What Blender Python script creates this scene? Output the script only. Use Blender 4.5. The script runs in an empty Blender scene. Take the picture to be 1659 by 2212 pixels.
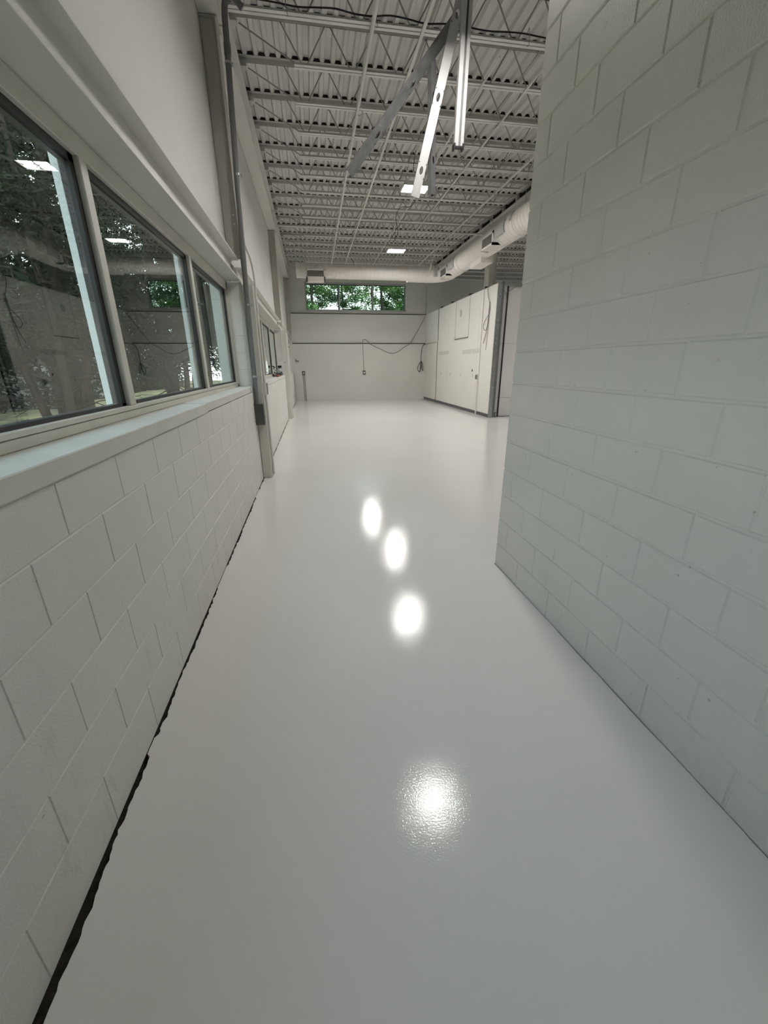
import bpy, math, random
from mathutils import Vector, Matrix
random.seed(7)
SC = bpy.context.scene
COL = SC.collection
R = random.random

# ------------------------------------------------------------------ camera
CAM_H = 1.5419
F_PX, PITCH, YAW, ROLL = 871.556, 0.3492, 0.1656, -0.0073
fw = Vector((math.sin(YAW)*math.cos(PITCH), math.cos(YAW)*math.cos(PITCH), -math.sin(PITCH)))
r0 = Vector((math.cos(YAW), -math.sin(YAW), 0)); u0 = r0.cross(fw)
rt = math.cos(ROLL)*r0 + math.sin(ROLL)*u0
up = -math.sin(ROLL)*r0 + math.cos(ROLL)*u0
cam_d = bpy.data.cameras.new('camera')
cam = bpy.data.objects.new('camera', cam_d); COL.objects.link(cam)
cam.matrix_world = Matrix(((rt.x, up.x, -fw.x, 0), (rt.y, up.y, -fw.y, 0), (rt.z, up.z, -fw.z, CAM_H), (0, 0, 0, 1)))
cam_d.sensor_fit = 'VERTICAL'; cam_d.sensor_height = 36.0; cam_d.lens = F_PX/2212*36.0
cam_d.clip_start = 0.02; cam_d.clip_end = 300
SC.camera = cam

# ------------------------------------------------------------------ light and exposure
SUN_STRENGTH = 5.0
SKY_STRENGTH = 6.5
LAMP_STRENGTH = 320.0
SC.view_settings.view_transform = 'Standard'; SC.view_settings.look = 'None'
SC.view_settings.gamma = 1.0; SC.view_settings.use_curve_mapping = False
SC.view_settings.exposure = 0.0
world = bpy.data.worlds.new('world'); SC.world = world; world.use_nodes = True
wn = world.node_tree; wn.nodes.clear()
wo = wn.nodes.new('ShaderNodeOutputWorld'); wb = wn.nodes.new('ShaderNodeBackground')
wt = wn.nodes.new('ShaderNodeTexCoord'); ws = wn.nodes.new('ShaderNodeSeparateXYZ'); wr = wn.nodes.new('ShaderNodeValToRGB')
wr.color_ramp.elements[0].position = 0.0; wr.color_ramp.elements[0].color = (0.90, 0.93, 0.94, 1)
wr.color_ramp.elements[1].position = 0.7; wr.color_ramp.elements[1].color = (0.52, 0.66, 0.80, 1)
wn.links.new(wt.outputs['Generated'], ws.inputs[0]); wn.links.new(ws.outputs['Z'], wr.inputs[0])
wn.links.new(wr.outputs[0], wb.inputs[0]); wn.links.new(wb.outputs[0], wo.inputs[0])
wb.inputs[1].default_value = SKY_STRENGTH
sun_d = bpy.data.lights.new('sun', 'SUN'); sun_d.energy = SUN_STRENGTH; sun_d.angle = 0.009; sun_d.color = (1.0, 0.95, 0.84)
sun = bpy.data.objects.new('sun', sun_d); COL.objects.link(sun)
sun.rotation_euler = Vector((0.45, -0.65, 1.15)).to_track_quat('Z', 'Y').to_euler()

# ------------------------------------------------------------------ materials
def mat(name, col, rough=0.6, metal=0.0, spec=0.5, var=0.0, vscale=3.0, bump=0.0, bscale=80.0, coat=0.0, col2=None, bdist=0.01):
    m = bpy.data.materials.new(name); m.use_nodes = True
    n = m.node_tree; b = n.nodes['Principled BSDF']
    b.inputs['Base Color'].default_value = (*col, 1); b.inputs['Roughness'].default_value = rough
    b.inputs['Metallic'].default_value = metal; b.inputs['Specular IOR Level'].default_value = spec
    b.inputs['Coat Weight'].default_value = coat
    tc = n.nodes.new('ShaderNodeTexCoord')
    if var > 0 or col2:
        ns = n.nodes.new('ShaderNodeTexNoise'); ns.inputs['Scale'].default_value = vscale; ns.inputs['Detail'].default_value = 6
        n.links.new(tc.outputs['Object'], ns.inputs['Vector'])
        rp = n.nodes.new('ShaderNodeValToRGB'); rp.color_ramp.elements[0].position = 0.35; rp.color_ramp.elements[1].position = 0.65
        c2 = col2 or tuple(max(0, c*(1-var)) for c in col)
        rp.color_ramp.elements[0].color = (*c2, 1); rp.color_ramp.elements[1].color = (*col, 1)
        n.links.new(ns.outputs['Fac'], rp.inputs[0]); n.links.new(rp.outputs[0], b.inputs['Base Color'])
    if bump > 0:
        nb = n.nodes.new('ShaderNodeTexNoise'); nb.inputs['Scale'].default_value = bscale; nb.inputs['Detail'].default_value = 4
        n.links.new(tc.outputs['Object'], nb.inputs['Vector'])
        bp = n.nodes.new('ShaderNodeBump'); bp.inputs['Strength'].default_value = bump; bp.inputs['Distance'].default_value = bdist
        n.links.new(nb.outputs['Fac'], bp.inputs['Height']); n.links.new(bp.outputs[0], b.inputs['Normal'])
    return m
def block_mat(name, col, stain, stain_top, pit=(0.30, 0.30, 0.27)):
    """painted concrete block: grainy bump, small pits, scuffs and dirt low down"""
    m = mat(name, col, rough=0.5, var=0.04, vscale=2.0, bump=0.35, bscale=150, bdist=0.004)
    n = m.node_tree; b = n.nodes['Principled BSDF']; src = b.inputs['Base Color'].links[0].from_socket
    tc = n.nodes.new('ShaderNodeTexCoord')
    vo = n.nodes.new('ShaderNodeTexNoise'); vo.inputs['Scale'].default_value = 38; vo.inputs['Detail'].default_value = 2
    n.links.new(tc.outputs['Object'], vo.inputs['Vector'])
    rp = n.nodes.new('ShaderNodeValToRGB'); rp.color_ramp.elements[0].position = 0.735; rp.color_ramp.elements[1].position = 0.78
    rp.color_ramp.elements[0].color = (0, 0, 0, 1); rp.color_ramp.elements[1].color = (0.6, 0.6, 0.6, 1)
    n.links.new(vo.outputs['Fac'], rp.inputs[0])
    mx = n.nodes.new('ShaderNodeMixRGB'); mx.inputs[2].default_value = (*pit, 1)
    n.links.new(rp.outputs[0], mx.inputs[0]); n.links.new(src, mx.inputs[1])
    # scuffs, stronger near the floor where boots and mops reach
    mp = n.nodes.new('ShaderNodeMapping'); mp.inputs['Scale'].default_value = (1, 5.0, 1.6)
    s2 = n.nodes.new('ShaderNodeTexNoise'); s2.inputs['Scale'].default_value = 3.2; s2.inputs['Detail'].default_value = 9; s2.inputs['Roughness'].default_value = 0.7
    n.links.new(tc.outputs['Object'], mp.inputs[0]); n.links.new(mp.outputs[0], s2.inputs['Vector'])
    r2 = n.nodes.new('ShaderNodeValToRGB'); r2.color_ramp.elements[0].position = 0.56; r2.color_ramp.elements[1].position = 0.74
    n.links.new(s2.outputs['Fac'], r2.inputs[0])
    sp = n.nodes.new('ShaderNodeSeparateXYZ'); n.links.new(tc.outputs['Object'], sp.inputs[0])
    mr = n.nodes.new('ShaderNodeMapRange'); mr.inputs[1].default_value = 0.0; mr.inputs[2].default_value = stain_top; mr.inputs[3].default_value = stain; mr.inputs[4].default_value = 0.0
    n.links.new(sp.outputs['Z'], mr.inputs[0])
    mu = n.nodes.new('ShaderNodeMath'); mu.operation = 'MULTIPLY'
    n.links.new(r2.outputs[0], mu.inputs[0]); n.links.new(mr.outputs[0], mu.inputs[1])
    m3 = n.nodes.new('ShaderNodeMixRGB'); m3.inputs[2].default_value = (0.33, 0.32, 0.29, 1)
    n.links.new(mu.outputs[0], m3.inputs[0]); n.links.new(mx.outputs[0], m3.inputs[1]); n.links.new(m3.outputs[0], b.inputs['Base Color'])
    return m
def floor_mat():
    m = mat('white_epoxy', (0.80, 0.785, 0.765), rough=0.07, spec=0.3, var=0.03, vscale=0.7, bump=0.17, bscale=140, bdist=0.002)
    n = m.node_tree; b = n.nodes['Principled BSDF']
    tc = n.nodes.new('ShaderNodeTexCoord')
    big = n.nodes.new('ShaderNodeTexNoise'); big.inputs['Scale'].default_value = 1.6; big.inputs['Detail'].default_value = 2
    n.links.new(tc.outputs['Object'], big.inputs['Vector'])
    b1 = b.inputs['Normal'].links[0].from_node
    b2 = n.nodes.new('ShaderNodeBump'); b2.inputs['Strength'].default_value = 0.06; b2.inputs['Distance'].default_value = 0.02
    n.links.new(big.outputs['Fac'], b2.inputs['Height']); n.links.new(b2.outputs[0], b1.inputs['Normal'])
    return m
def glass_mat(name, tint, boost):
    m = bpy.data.materials.new(name); m.use_nodes = True; n = m.node_tree; n.nodes.clear()
    o = n.nodes.new('ShaderNodeOutputMaterial'); t = n.nodes.new('ShaderNodeBsdfTransparent'); g = n.nodes.new('ShaderNodeBsdfGlossy')
    t.inputs[0].default_value = (*tint, 1); g.inputs['Roughness'].default_value = 0.0; g.inputs[0].default_value = (0.95, 1.0, 0.98, 1)
    f = n.nodes.new('ShaderNodeFresnel'); f.inputs[0].default_value = 1.5
    mu = n.nodes.new('ShaderNodeMath'); mu.operation = 'MULTIPLY'; mu.inputs[1].default_value = boost; mu.use_clamp = True
    x = n.nodes.new('ShaderNodeMixShader')
    geo = n.nodes.new('ShaderNodeNewGeometry'); bf = n.nodes.new('ShaderNodeMath'); bf.operation = 'SUBTRACT'; bf.inputs[0].default_value = 1.0
    mu2 = n.nodes.new('ShaderNodeMath'); mu2.operation = 'MULTIPLY'
    n.links.new(geo.outputs['Backfacing'], bf.inputs[1]); n.links.new(f.outputs[0], mu.inputs[0])
    n.links.new(mu.outputs[0], mu2.inputs[0]); n.links.new(bf.outputs[0], mu2.inputs[1])
    n.links.new(mu2.outputs[0], x.inputs[0]); n.links.new(t.outputs[0], x.inputs[1]); n.links.new(g.outputs[0], x.inputs[2])
    n.links.new(x.outputs[0], o.inputs[0])
    return m
def emit_mat(name, col, s):
    m = bpy.data.materials.new(name); m.use_nodes = True; n = m.node_tree; n.nodes.clear()
    o = n.nodes.new('ShaderNodeOutputMaterial'); e = n.nodes.new('ShaderNodeEmission')
    e.inputs[0].default_value = (*col, 1); e.inputs[1].default_value = s; n.links.new(e.outputs[0], o.inputs[0]); return m

M = {}
M['floor'] = floor_mat()
M['block_l'] = block_mat('painted_block_warm', (0.72, 0.71, 0.67), 0.55, 0.9)
M['block_r'] = block_mat('painted_block_cool', (0.77, 0.755, 0.715), 0.25, 0.5)
M['wall'] = mat('painted_wall', (0.68, 0.67, 0.645), rough=0.6, var=0.05, vscale=1.1, bump=0.12, bscale=60, bdist=0.003)
M['wall_back'] = mat('painted_back_wall', (0.66, 0.66, 0.62), rough=0.6, var=0.06, vscale=0.9, bump=0.12, bscale=60, bdist=0.003)
M['wall_grey'] = mat('shade_toned_wall', (0.55, 0.58, 0.55), rough=0.6, var=0.05, vscale=0.9)  # weaker light beyond the partition is put into this greyer wall colour
M['partition'] = mat('partition_paint', (0.78, 0.76, 0.71), rough=0.5, var=0.03, vscale=0.9)
M['trim'] = mat('sill_paint', (0.68, 0.67, 0.62), rough=0.55, var=0.08, vscale=5, bump=0.1, bscale=40)
M['steel_paint'] = mat('painted_steel', (0.66, 0.65, 0.61), rough=0.4, var=0.06, vscale=2)
M['column'] = mat('taupe_steel', (0.46, 0.44, 0.39), rough=0.45, var=0.1, vscale=2)
M['post'] = mat('beige_post_paint', (0.66, 0.65, 0.59), rough=0.45, var=0.05, vscale=2)
M['joist'] = mat('joist_paint', (0.60, 0.585, 0.55), rough=0.45, var=0.06, vscale=2)
M['chord'] = mat('chord_paint', (0.72, 0.71, 0.67), rough=0.4, var=0.05, vscale=2)
M['web'] = mat('web_paint', (0.40, 0.39, 0.37), rough=0.5, var=0.05, vscale=2)
M['deck'] = mat('deck_paint', (0.68, 0.66, 0.63), rough=0.55, var=0.06, vscale=1.5)
M['deck_dark'] = mat('deck_dark_band', (0.035, 0.032, 0.03), rough=0.7)
M['dark'] = mat('dark_gap_shade', (0.02, 0.018, 0.015), rough=0.9)  # open joints and holes, plus painted shade at the ledge and girder slot
M['dirt'] = mat('crack_dirt', (0.045, 0.035, 0.022), rough=0.95, var=0.8, vscale=30, bump=0.8, bscale=60, col2=(0.012, 0.010, 0.008))
M['galv'] = mat('galvanised_steel', (0.50, 0.52, 0.52), rough=0.33, metal=0.75, var=0.2, vscale=14)
M['galv_dull'] = mat('galvanised_dull', (0.22, 0.225, 0.225), rough=0.5, metal=0.3, var=0.25, vscale=14)
M['stud_white'] = mat('whitened_stud', (0.56, 0.555, 0.54), rough=0.4, metal=0.1, var=0.05, vscale=6)
M['conduit'] = mat('grey_pvc', (0.17, 0.175, 0.175), rough=0.4, var=0.05)
M['conduit_w'] = mat('painted_conduit', (0.70, 0.69, 0.65), rough=0.4)
M['boxgrey'] = mat('grey_box', (0.075, 0.075, 0.072), rough=0.5)
M['black'] = mat('black_rubber', (0.012, 0.012, 0.013), rough=0.5)
M['cable'] = mat('dark_cable', (0.05, 0.045, 0.04), rough=0.6)
M['cable_grey'] = mat('grey_cable', (0.22, 0.20, 0.18), rough=0.6)
M['cord_white'] = mat('white_cord', (0.7, 0.69, 0.66), rough=0.6)
M['duct'] = mat('duct_paint', (0.80, 0.76, 0.72), rough=0.4, var=0.03, vscale=2)
M['duct_grey'] = mat('duct_bare_grey', (0.45, 0.45, 0.42), rough=0.45)
M['grille'] = mat('grille_dark', (0.20, 0.19, 0.17), rough=0.5)
M['louver'] = mat('grille_louver', (0.36, 0.35, 0.33), rough=0.4, metal=0.3)
M['frame'] = mat('window_frame_beige', (0.64, 0.62, 0.55), rough=0.45, var=0.06, vscale=6)
M['frame_grey'] = mat('window_frame_grey', (0.40, 0.42, 0.40), rough=0.4)
M['frame_out'] = mat('window_frame_outer', (0.70, 0.74, 0.74), rough=0.5)
M['basebd'] = mat('charcoal_vinyl', (0.075, 0.072, 0.078), rough=0.45)
M['white'] = mat('white_plastic', (0.80, 0.79, 0.76), rough=0.4)
M['patch'] = mat('grey_patch', (0.50, 0.50, 0.47), rough=0.6)
M['bark'] = mat('bark', (0.05, 0.04, 0.032), rough=0.9, bump=0.6, bscale=14, var=0.4, vscale=9)
M['leaf_d'] = mat('evergreen_dark', (0.016, 0.036, 0.014), rough=0.8, spec=0.2, col2=(0.006, 0.014, 0.006), vscale=2.5)
M['leaf_l'] = mat('evergreen_light', (0.13, 0.26, 0.06), rough=0.7, spec=0.25, col2=(0.015, 0.05, 0.018), vscale=1.4)
M['ground'] = mat('leaf_litter', (0.26, 0.22, 0.10), rough=0.95, col2=(0.06, 0.06, 0.025), vscale=2.2, bump=0.5, bscale=20)
M['asphalt'] = mat('pale_concrete', (0.30, 0.30, 0.29), rough=0.9, var=0.1)
M['siding'] = mat('white_siding', (0.42, 0.42, 0.40), rough=0.6)
M['red'] = mat('red_plastic', (0.28, 0.03, 0.02), rough=0.4)
M['tool'] = mat('tool_grey', (0.42, 0.44, 0.44), rough=0.35, metal=0.4)
M['ink'] = mat('blue_marker', (0.05, 0.08, 0.35), rough=0.7)
M['smudge'] = mat('scuffed_paint', (0.66, 0.65, 0.61), rough=0.7, var=0.15, vscale=20)
M['glass_l'] = glass_mat('tinted_glass', (0.66, 0.70, 0.68), 1.35)
M['glass_b'] = glass_mat('clear_glass', (0.70, 0.76, 0.73), 1.2)
M['led'] = emit_mat('led_lens', (1.0, 0.97, 0.93), LAMP_STRENGTH)
M['led_near'] = emit_mat('led_lens_near', (1.0, 0.97, 0.93), LAMP_STRENGTH*0.62)
M['housing'] = mat('lamp_housing', (0.75, 0.75, 0.73), rough=0.4)

# ------------------------------------------------------------------ mesh helpers
class MB:
    def __init__(s): s.v = []; s.f = []; s.m = []
    def quad(s, pts, m=0):
        i = len(s.v); s.v += [tuple(p) for p in pts]; s.f.append(tuple(range(i, i+len(pts)))); s.m.append(m)
    def box(s, x0, x1, y0, y1, z0, z1, m=0, ch=0.0):
        if ch <= 0:
            P = [(x0,y0,z0),(x1,y0,z0),(x1,y1,z0),(x0,y1,z0),(x0,y0,z1),(x1,y0,z1),(x1,y1,z1),(x0,y1,z1)]
            i = len(s.v); s.v += P
            for f in ((0,3,2,1),(4,5,6,7),(0,1,5,4),(1,2,6,5),(2,3,7,6),(3,0,4,7)): s.f.append(tuple(i+a for a in f)); s.m.append(m)
        else:
            # chamfered box: 24 corner verts
            c = ch; X = (x0, x1); Y = (y0, y1); Z = (z0, z1); idx = {}
            for a in (0, 1):
                for b in (0, 1):
                    for d in (0, 1):
                        sx, sy, sz = (1 if a == 0 else -1), (1 if b == 0 else -1), (1 if d == 0 else -1)
                        for ax in range(3):
                            p = [X[a]+sx*c, Y[b]+sy*c, Z[d]+sz*c]; p[ax] = (X[a], Y[b], Z[d])[ax]
                            idx[(a, b, d, ax)] = len(s.v); s.v.append(tuple(p))
            def F(k): s.f.append(tuple(idx[q] for q in k)); s.m.append(m)
            F([(0,0,0,0),(0,0,1,0),(0,1,1,0),(0,1,0,0)]); F([(1,0,0,0),(1,1,0,0),(1,1,1,0),(1,0,1,0)])
            F([(0,0,0,1),(1,0,0,1),(1,0,1,1),(0,0,1,1)]); F([(0,1,0,1),(0,1,1,1),(1,1,1,1),(1,1,0,1)])
            F([(0,0,0,2),(0,1,0,2),(1,1,0,2),(1,0,0,2)]); F([(0,0,1,2),(1,0,1,2),(1,1,1,2),(0,1,1,2)])
            for a in (0,1):
                for b in (0,1):
                    k = [(a,b,0,0),(a,b,0,1),(a,b,1,1),(a,b,1,0)]; F(k if a != b else k[::-1])
                    k = [(a,0,b,0),(a,1,b,0),(a,1,b,2),(a,0,b,2)]; F(k if a != b else k[::-1])
                    k = [(0,a,b,1),(0,a,b,2),(1,a,b,2),(1,a,b,1)]; F(k if a != b else k[::-1])
                    for d in (0,1):
                        k = [(a,b,d,0),(a,b,d,1),(a,b,d,2)]; F(k if (a+b+d) % 2 else k[::-1])
    def tube(s, pts, r, n=8, m=0, cap=True, rr=None):
        pts = [Vector(p) for p in pts]; L = len(pts); rings = []
        nrm = None
        for i, p in enumerate(pts):
            t = (pts[min(i+1, L-1)]-pts[max(i-1, 0)])
            if t.length < 1e-9: t = Vector((0,0,1))
            t.normalize()
            if nrm is None:
                a = Vector((0,0,1)) if abs(t.z) < 0.9 else Vector((1,0,0)); nrm = t.cross(a).normalized()
            else:
                nrm = (nrm - t*nrm.dot(t)).normalized()
            b = t.cross(nrm); q = rr[i] if rr else r; ring = []
            for k in range(n):
                an = 2*math.pi*k/n; ring.append(len(s.v)); s.v.append(tuple(p + (nrm*math.cos(an)+b*math.sin(an))*q))
            rings.append(ring)
        for i in range(L-1):
            for k in range(n):
                s.f.append((rings[i][k], rings[i][(k+1)%n], rings[i+1][(k+1)%n], rings[i+1][k])); s.m.append(m)
        if cap:
            s.f.append(tuple(rings[0][::-1])); s.m.append(m); s.f.append(tuple(rings[-1])); s.m.append(m)
    def extr(s, prof, axis, a, b, m=0):
        """closed profile of 2-D points extruded along axis ('y': points are x,z; 'x': points are y,z; 'z': points are x,y)"""
        def P(q, t): return {'y': (q[0], t, q[1]), 'x': (t, q[0], q[1]), 'z': (q[0], q[1], t)}[axis]
        n = len(prof); i = len(s.v)
        s.v += [P(q, a) for q in prof] + [P(q, b) for q in prof]
        for k in range(n): s.f.append((i+k, i+(k+1)%n, i+n+(k+1)%n, i+n+k)); s.m.append(m)
        s.f.append(tuple(i+k for k in range(n))[::-1]); s.m.append(m); s.f.append(tuple(i+n+k for k in range(n))); s.m.append(m)
    def build(s, name, mats, parent=None, smooth=False, fix=True):
        me = bpy.data.meshes.new(name)
        off = Vector(parent.location) if parent and parent.parent is None else (Vector(parent.location)+Vector(parent.parent.location) if parent else Vector((0,0,0)))
        me.from_pydata([tuple(Vector(v)-off) for v in s.v], [], s.f)
        if not isinstance(mats, (list, tuple)): mats = [mats]
        for q in mats: me.materials.append(M[q])
        for p, k in zip(me.polygons, s.m): p.material_index = k; p.use_smooth = smooth
        me.validate(); me.update()
        if fix:
            import bmesh
            bm = bmesh.new(); bm.from_mesh(me); bmesh.ops.recalc_face_normals(bm, faces=bm.faces); bm.to_mesh(me); bm.free()
        o = bpy.data.objects.new(name, me); COL.objects.link(o)
        if parent: o.parent = parent
        if smooth:
            try: me.set_sharp_from_angle(angle=math.radians(40))
            except Exception: pass
        return o
def tag(o, label, cat, group=None):
    o['label'] = label; o['category'] = cat
    if group: o['group'] = group
    return o
def struct(o): o['kind'] = 'structure'; return o
def thing(name, loc, label, cat, group=None):
    o = bpy.data.objects.new(name, None); COL.objects.link(o); o.location = loc; o.empty_display_size = 0.1
    return tag(o, label, cat, group)
def copy_tree(o, loc):
    r = o.copy(); COL.objects.link(r); r.location = loc
    for ch in list(o.children):
        c = ch.copy(); COL.objects.link(c); c.parent = r
        for g in list(ch.children):
            d = g.copy(); COL.objects.link(d); d.parent = c
    return r
def spline(P, n=8):
    P = [Vector(p) for p in P]; Q = [P[0]]+P+[P[-1]]; out = []
    for i in range(1, len(Q)-2):
        a, b, c, d = Q[i-1], Q[i], Q[i+1], Q[i+2]
        for k in range(n):
            t = k/n; out.append(0.5*((2*b)+(c-a)*t+(2*a-5*b+4*c-d)*t*t+(3*b-a-3*c+d)*t**3))
    out.append(P[-1]); return out

# ------------------------------------------------------------------ dimensions
B = 0.2032
XL, XR = -0.79, 1.3875          # faces of the two corridor walls
YC = 2.789                      # end of the right wall
YB = 19.63                      # back wall
ZD = 5.55                       # underside of the roof deck
JY = lambda k: 6.80+0.795*k     # joist positions
Y1, Y2, Y3 = 6.0, 13.14, 19.45  # column lines on the left wall

# ------------------------------------------------------------------ floor with the ragged gap along the walls
def noise1(y, s, a):
    return a*(math.sin(y*s*1.7+1.3)+math.sin(y*s*3.1+0.4)*0.6+math.sin(y*s*7.9)*0.35+math.sin(y*s*17.3+2)*0.25)
mb = MB()
def strip_edge(xw, sgn, ys, wf, x_in):
    """floor strip from ragged edge near a wall to x_in, with a 25 mm deep side"""
    prev = None
    for y in ys:
        e = xw+sgn*wf(y)
        if prev:
            ya, ea = prev
            mb.quad([(ea, ya, 0), (x_in, ya, 0), (x_in, y, 0), (e, y, 0)])
            mb.quad([(ea, ya, 0), (e, y, 0), (e, y, -0.03), (ea, ya, -0.03)])
        prev = (y, e)
def wl(y):
    base = 0.024 if y < 0.8 else (0.024-(y-0.8)*0.0165 if y < 1.5 else 0.0115)
    if y > 6.2: base = 0.012
    if y > 13.3: base = 0.014
    g = noise1(y, 5.0, 0.0032)+noise1(y+9, 31.0, 0.0022)+(R()-0.5)*0.005
    gate = 1.0
    s = math.sin(y*3.3+0.8)+math.sin(y*8.1)*0.6
    if y > 1.4 and s < -0.75 and y < 9: gate = 0.1
    return max(0.0005, (base+g)*gate)
ys = []; y = -3.0
while y < YB: ys.append(y); y += 0.016 if 0.3 < y < 6 else (0.04 if y > 6 else 0.2)
ys.append(YB)
strip_edge(XL, 1, ys, wl, -0.5)
def wrr(y):
    s = math.sin(y*5.1)+math.sin(y*11.3+1)*0.7
    return max(0.0003, (0.003+noise1(y, 9, 0.0012)) if s > -0.1 else 0.0003)
ysr = [-3.0+i*0.02 for i in range(int((YC+3.0)/0.02)+1)]+[YC]
strip_edge(XR, -1, ysr, wrr, 1.2)
mb.quad([(-0.5, -3, 0), (1.2, -3, 0), (1.2, YC, 0), (-0.5, YC, 0)])
mb.quad([(-0.5, YC, 0), (12.2, YC, 0), (12.2, 20.2, 0), (-0.5, 20.2, 0)])
mb.quad([(1.45, -3, 0), (12.2, -3, 0), (12.2, YC, 0), (1.45, YC, 0)])
fl = struct(mb.build('floor', ['floor'], fix=False))
for p in fl.data.polygons: pass
mb = MB(); mb.box(-1.2, 12.3, -3.1, 20.3, -0.20, -0.035)
struct(mb.build('trim_1', ['dirt']))

# ------------------------------------------------------------------ block walls
def block_field(mb, x, sgn, y0, y1, zs, vfun, groove=0.0065, depth=0.004, holes=None):
    """courses of chamfered blocks on the plane X=x facing sgn; joints are real grooves"""
    for i in range(len(zs)-1):
        za, zb = zs[i], zs[i+1]
        vs = [y0]+sorted(v for v in vfun(i) if y0+0.03 < v < y1-0.03)+[y1]
        for j in range(len(vs)-1):
            ya, yb = vs[j], vs[j+1]
            gz = groove*(0.6+0.5*R()); gy = groove*(0.15+0.75*R()**1.6)
            a0 = ya+(gy/2 if j > 0 else 0); a1 = yb-(gy/2 if j < len(vs)-2 else 0)
            b0 = za+gz/2; b1 = zb-gz/2
            c = depth*0.8; f = x; w = x-sgn*depth
            o = [(w, a0-.001, b0-.001), (w, a1+.001, b0-.001), (w, a1+.001, b1+.001), (w, a0-.001, b1+.001)]
            t = [(f, a0+c, b0+c), (f, a1-c, b0+c), (f, a1-c, b1-c), (f, a0+c, b1-c)]
            if sgn < 0: o = [o[0], o[3], o[2], o[1]]; t = [t[0], t[3], t[2], t[1]]
            mb.quad(t)
            for k in range(4): mb.quad([o[k], o[(k+1)%4], t[(k+1)%4], t[k]])
# right wall
mb = MB()
zr = [0.0-0.005]+[0.1981+B*k for k in range(26)]+[5.5]
vA = [2.4255-2*B*n for n in range(15)]; vB = [2.6339-2*B*n for n in range(15)]
block_field(mb, XR, -1, -3.0, YC, zr, lambda i: (vA if i % 2 == 0 else vB), groove=0.013, depth=0.0065)
mb.box(XR+0.006, XR+0.2, -3.0, YC-0.002, -0.03, 5.5)
struct(mb.build('wall_right', ['block_r'], fix=False))

# left wall: block below the sills, piers, jambs
WY = [(-1.9, 5.88), (6.32, 13.02), (13.45, 19.35)]      # window openings
ZS, ZH = 1.285, 2.525
mb = MB()
zl = [0.001]+[0.0226+B*k for k in range(1, 6)]+[1.215]
lA = [1.1357+2*B*n for n in range(-11, 50)]; lB = [1.3291+2*B*n for n in range(-11, 50)]
def lv(i): return lA if (i % 2 == 0) else lB
for a, b in ((-3.0, 5.93), (6.27, 13.06), (13.40, YB)):
    block_field(mb, XL, 1, a, b, zl, lv, groove=0.006, depth=0.003)
    mb.box(-1.12, XL-0.0026, a, b, 0.001, 1.215)
# jambs with their own courses (face the camera)
for (a, b) in WY:
    n = 6; h = (ZH-ZS)/n
    for k in range(n):
        z0 = ZS+h*k; g = 0.006
        mb.box(-1.12, XL, b, b+0.05, z0+g/2, z0+h-g/2, ch=0.005)
    mb.box(-1.119, XL-0.004, b+0.003, b+0.05, ZS-0.07, ZH)
    mb.box(-1.12, XL, a-0.05, a, ZS-0.07, ZH)
mb.box(-1.12, XL-0.004, 5.93, 6.27, -0.03, ZH); mb.box(-1.12, XL-0.004, 13.07, 13.40, -0.03, ZH); mb.box(-1.12, XL, 19.40, YB+.2, -0.03, ZH)
mb.box(-1.12, XL, -3.0, -1.95, 1.21, ZH)
# wall above the lintels
mb.box(-1.12, -0.925, -3.0, YB+0.2, ZH+0.25, ZD)
mb.box(-1.12, -1.0, 5.9, 6.3, ZH, ZH+0.25); mb.box(-1.12, -1.0, 13.05, 13.42, ZH, ZH+0.25)
struct(mb.build('wall_left', ['block_l'], fix=False))
# smooth painted finish above the windows
mb = MB(); mb.box(-0.925, -0.915, -3.0, YB, ZH+0.235, ZD-0.1)
struct(mb.build('trim_2', ['wall']))

# ------------------------------------------------------------------ back wall in three steps, with its window opening
XBR = 5.37
WBX0, WBX1, WBZ0, WBZ1 = -0.07, 4.37, 3.80, 4.90
mb = MB()
mb.box(-1.1, 5.30, YB, YB+0.4, -0.03, 2.45, ch=0.004)
struct(mb.build('wall_back', ['wall_back']))
mb = MB(); mb.box(-1.1, 5.30, YB+0.07, YB+0.4, 2.462, 3.665, ch=0.004)
struct(mb.build('trim_3', ['wall_back']))
mb = MB()
mb.box(-1.1, WBX0, YB+0.17, YB+0.4, 3.672, ZD); mb.box(WBX1, 5.30, YB+0.17, YB+0.4, 3.672, ZD)
mb.box(WBX0, WBX1, YB+0.17, YB+0.4, 3.672, WBZ0); mb.box(WBX0, WBX1, YB+0.17, YB+0.4, WBZ1, ZD)
struct(mb.build('trim_4', ['wall_back']))
mb = MB(); mb.box(-0.74, 5.27, YB-0.006, YB+0.39, 2.452, 2.482); mb.box(-0.74, 5.29, YB+0.064, YB+0.3, 3.668, 3.690); struct(mb.build('trim_gap_shade', ['dark']))  # lower strip is the dark gap; upper strip paints shade along the ledge
# neighbouring room beyond the partition
mb = MB(); mb.box(5.30, 12.4, YB+0.03, YB+0.4, -0.03, ZD)
for x in (6.52, 7.74, 8.96): mb.box(x, x+0.008, YB+0.025, YB+0.03, 0, 5.0)
struct(mb.build('wall_back_neighbour', ['wall_grey']))
mb = MB(); mb.box(12.0, 12.4, -3.1, YB+0.03, -0.03, ZD); struct(mb.build('wall_far_right', ['wall_grey']))
mb = MB(); mb.box(-1.12, 12.4, -3.3, -3.0, -0.03, ZD); struct(mb.build('wall_front', ['wall']))

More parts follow.
